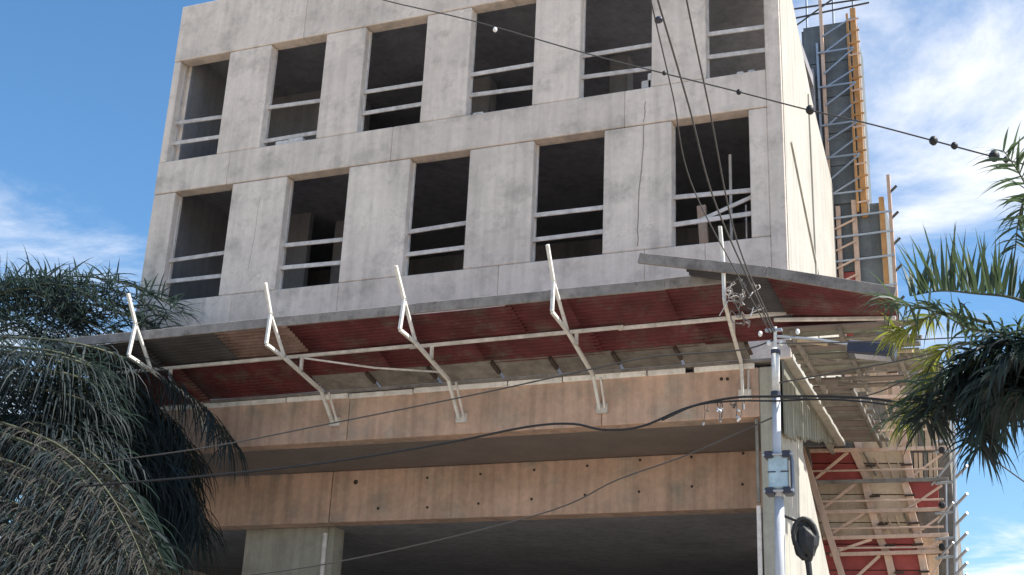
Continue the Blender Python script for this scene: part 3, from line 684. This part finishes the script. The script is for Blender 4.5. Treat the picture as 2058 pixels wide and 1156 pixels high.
# left palm: stands off the left end of the building, its fronds reaching over and under the canopy
def py(path): return [atY(*p) for p in path]
H = (-330, 830, -1.6); hub = atY(*H)
LP = empty('palm_tree', (hub.x, hub.y, .13), 'dark drooping palm with long hanging leaflets by the left end of the canopy', 'palm tree')
trunk(LP, (hub.x, hub.y, .13), hub, .22)
LF = dict(rr=.035)
for v, e, n, y in ((560, 372, 120, -.9), (585, 345, 110, -1.1), (600, 300, 110, -.7), (615, 330, 100, -1.3), (575, 240, 100, -1.4), (630, 260, 100, -1.0), (590, 130, 90, -1.6)):
    v += random.uniform(-8, 8)
    frond(LP, py([H, (-190, v + 90, y), (-40, v + 18, y), (e * .4, v - 10, y), (e * .75, v + 14, y), (e, v + 66, y)]), 'leafshade', n, .72, .042, .35, .5, .5, jit=.65, **LF)
for k in range(12):                     # dense upper fronds
    v = 566 + 10 * k + random.uniform(-10, 10); y = -.6 - .12 * k; e = random.uniform(120, 345) * (1 if k < 8 else .6)
    frond(LP, py([H, (-190, v + 90, y), (-40, v + 24, y), (e * .4, v - 2, y), (e * .75, v + 20, y), (e, v + 70, y)]), 'leafshade', 75, .85, .036, .35, .5, .55, jit=.95, **LF)
for k in range(22):                     # the hanging curtain
    f = k / 21; v = 695 + 210 * f + random.uniform(-12, 12); e = 462 - 60 * f + random.uniform(-120, 0); y0 = -3.3 + random.uniform(-.4, .3)
    if k == 0: e = 466
    frond(LP, py([H, (-190, v - 30, y0), (-40, v - 22, y0), (e * .35, v - 4, y0), (e * .68, v + 55, -1.5 - .8 * random.random()), (e * .9, v + 130, -1.2), (e, v + 200, -1.1)]),
          'leafshade', 160, 1.15, .032, 1.05, .35, .05, **LF)
for k in range(9):
    v = 830 + 38 * k + random.uniform(-12, 12); e = 330 - 14 * k; y = -3.3
    frond(LP, py([H, (-180, v - 20, y), (-40, v - 10, y), (e * .35, v + 30, y), (e * .65, v + 100, y), (e * .85, v + 190, y), (e, v + 300, y)]), 'leafshade', 120, 1.1, .05, .9, .3, .1, **LF)
for k in range(8):
    v = 840 + 42 * k; e = 230 - 8 * k; y = -2.6
    frond(LP, py([H, (-180, v - 20, y), (-40, v - 6, y), (e * .35, v + 20, y), (e * .65, v + 70, y), (e, v + 190, y)]), 'leafshade', 120, 1.1, .06, .8, .3, .1, **LF)
for k in range(9):                      # the lower skirt, part of it dry
    v = 845 + 36 * k + random.uniform(-12, 12); e = 310 - 22 * k; y = -4.2 - .2 * k
    frond(LP, py([H, (-180, v - 20, y), (-40, v - 10, y), (e * .35, v + 40, y), (e * .65, v + 120, y), (e * .85, v + 220, y), (e, v + 340, y)]),
          'leafdry' if k % 2 == 0 else 'leafshade', 170, 1.0, .027, .8, .3, .1, **LF)
for k in range(9):                      # the far half of the crown
    a = math.radians(110 + k * 27); r_ = random.uniform(3.3, 4.2); u = Vector((math.cos(a), math.sin(a), 0))
    frond(LP, [hub, hub + u * r_ * .35 + Vector((0, 0, 1.5)), hub + u * r_ * .75 + Vector((0, 0, 1.5)), hub + u * r_ * 1.1 + Vector((0, 0, .4)), hub + u * r_ * 1.25 + Vector((0, 0, -1.2))], 'leafshade', 70, 1.0, .044, .8, .4, .1, **LF)
# right palm
H = (2170, 730, 10.6); hub = atD(*H)
RP = empty('palm_tree', (hub.x, hub.y, .13), 'green palm with spiky and yellow lit leaflets right of the formwork tower', 'palm tree')
trunk(RP, (hub.x, hub.y, .13), hub, .15)
frond(RP, px([H, (2120, 640, 10.6), (2040, 600, 10.7), (1960, 590, 10.8), (1890, 585, 10.9), (1830, 595, 11.0)]), 'leaf', 60, .50, .034, .12, .25, 1.5, jit=.25, spread=.7)
for k in range(6):
    v = 715 + 24 * k + random.uniform(-10, 10); e = 1905 + 12 * k + random.uniform(-20, 25); dd = 10.5 + random.uniform(-.5, .6)
    frond(RP, px([H, (2110, v - 20, dd), (2040, v - 25, dd), (e + 50, v - 5, dd), (e, v + 45, dd)]), 'leafshade', 90, .36, .030, .55, .5, .25, jit=.5)
frond(RP, px([H, (2110, 680, 10.4), (2030, 670, 10.3), (1950, 660, 10.3), (1890, 630, 10.4), (1830, 615, 10.5), (1785, 615, 10.6)]), 'leaf', 80, .42, .026, .5, .5, .4, jit=.5)
frond(RP, px([H, (2100, 740, 10.2), (2010, 720, 10.1), (1930, 740, 10.1), (1870, 780, 10.2), (1820, 840, 10.3)]), 'leaf', 100, .42, .026, .55, .6, .3, jit=.5)
frond(RP, px([H, (2110, 770, 10.3), (2040, 765, 10.2), (1960, 770, 10.2), (1900, 800, 10.2), (1860, 850, 10.3)]), 'leafshade', 120, .40, .030, .6, .5, .2, jit=.4)
frond(RP, px([H, (2130, 790, 10.3), (2070, 790, 10.2), (2010, 810, 10.2), (1980, 850, 10.2), (1970, 900, 10.2)]), 'leafshade', 100, .42, .03, .6, .5, .2, jit=.4)
frond(RP, px([H, (2140, 700, 10.0), (2080, 700, 9.9), (2020, 730, 9.8), (1980, 790, 9.8)]), 'leafshade', 100, .40, .03, .6, .5, .3, jit=.4)
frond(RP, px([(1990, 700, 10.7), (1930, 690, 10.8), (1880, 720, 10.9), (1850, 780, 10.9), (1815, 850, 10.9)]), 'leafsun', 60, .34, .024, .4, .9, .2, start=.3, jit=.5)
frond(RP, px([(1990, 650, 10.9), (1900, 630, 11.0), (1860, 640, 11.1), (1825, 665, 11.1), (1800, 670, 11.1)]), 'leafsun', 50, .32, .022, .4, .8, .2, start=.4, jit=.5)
frond(RP, px([H, (2130, 560, 10.5), (2090, 440, 10.4), (2055, 360, 10.4), (2015, 300, 10.4)]), 'leaf', 46, .34, .028, .3, .7, .2, jit=.4)
frond(RP, px([(2140, 520, 10.5), (2085, 400, 10.6), (2060, 400, 10.7), (2046, 450, 10.7), (2040, 500, 10.7)]), 'leaf', 30, .26, .024, .4, .5, .2, jit=.4)
for k in range(8):
    a = math.radians(-70 + k * 24); r_ = random.uniform(1.3, 1.7); u = Vector((math.cos(a), math.sin(a), 0))
    frond(RP, [hub, hub + u * r_ * .35 + Vector((0, 0, .6)), hub + u * r_ * .75 + Vector((0, 0, .6)), hub + u * r_ * 1.1 + Vector((0, 0, .1)), hub + u * r_ * 1.25 + Vector((0, 0, -.5))], 'leaf', 50, .45, .026, .7, .4, .1)
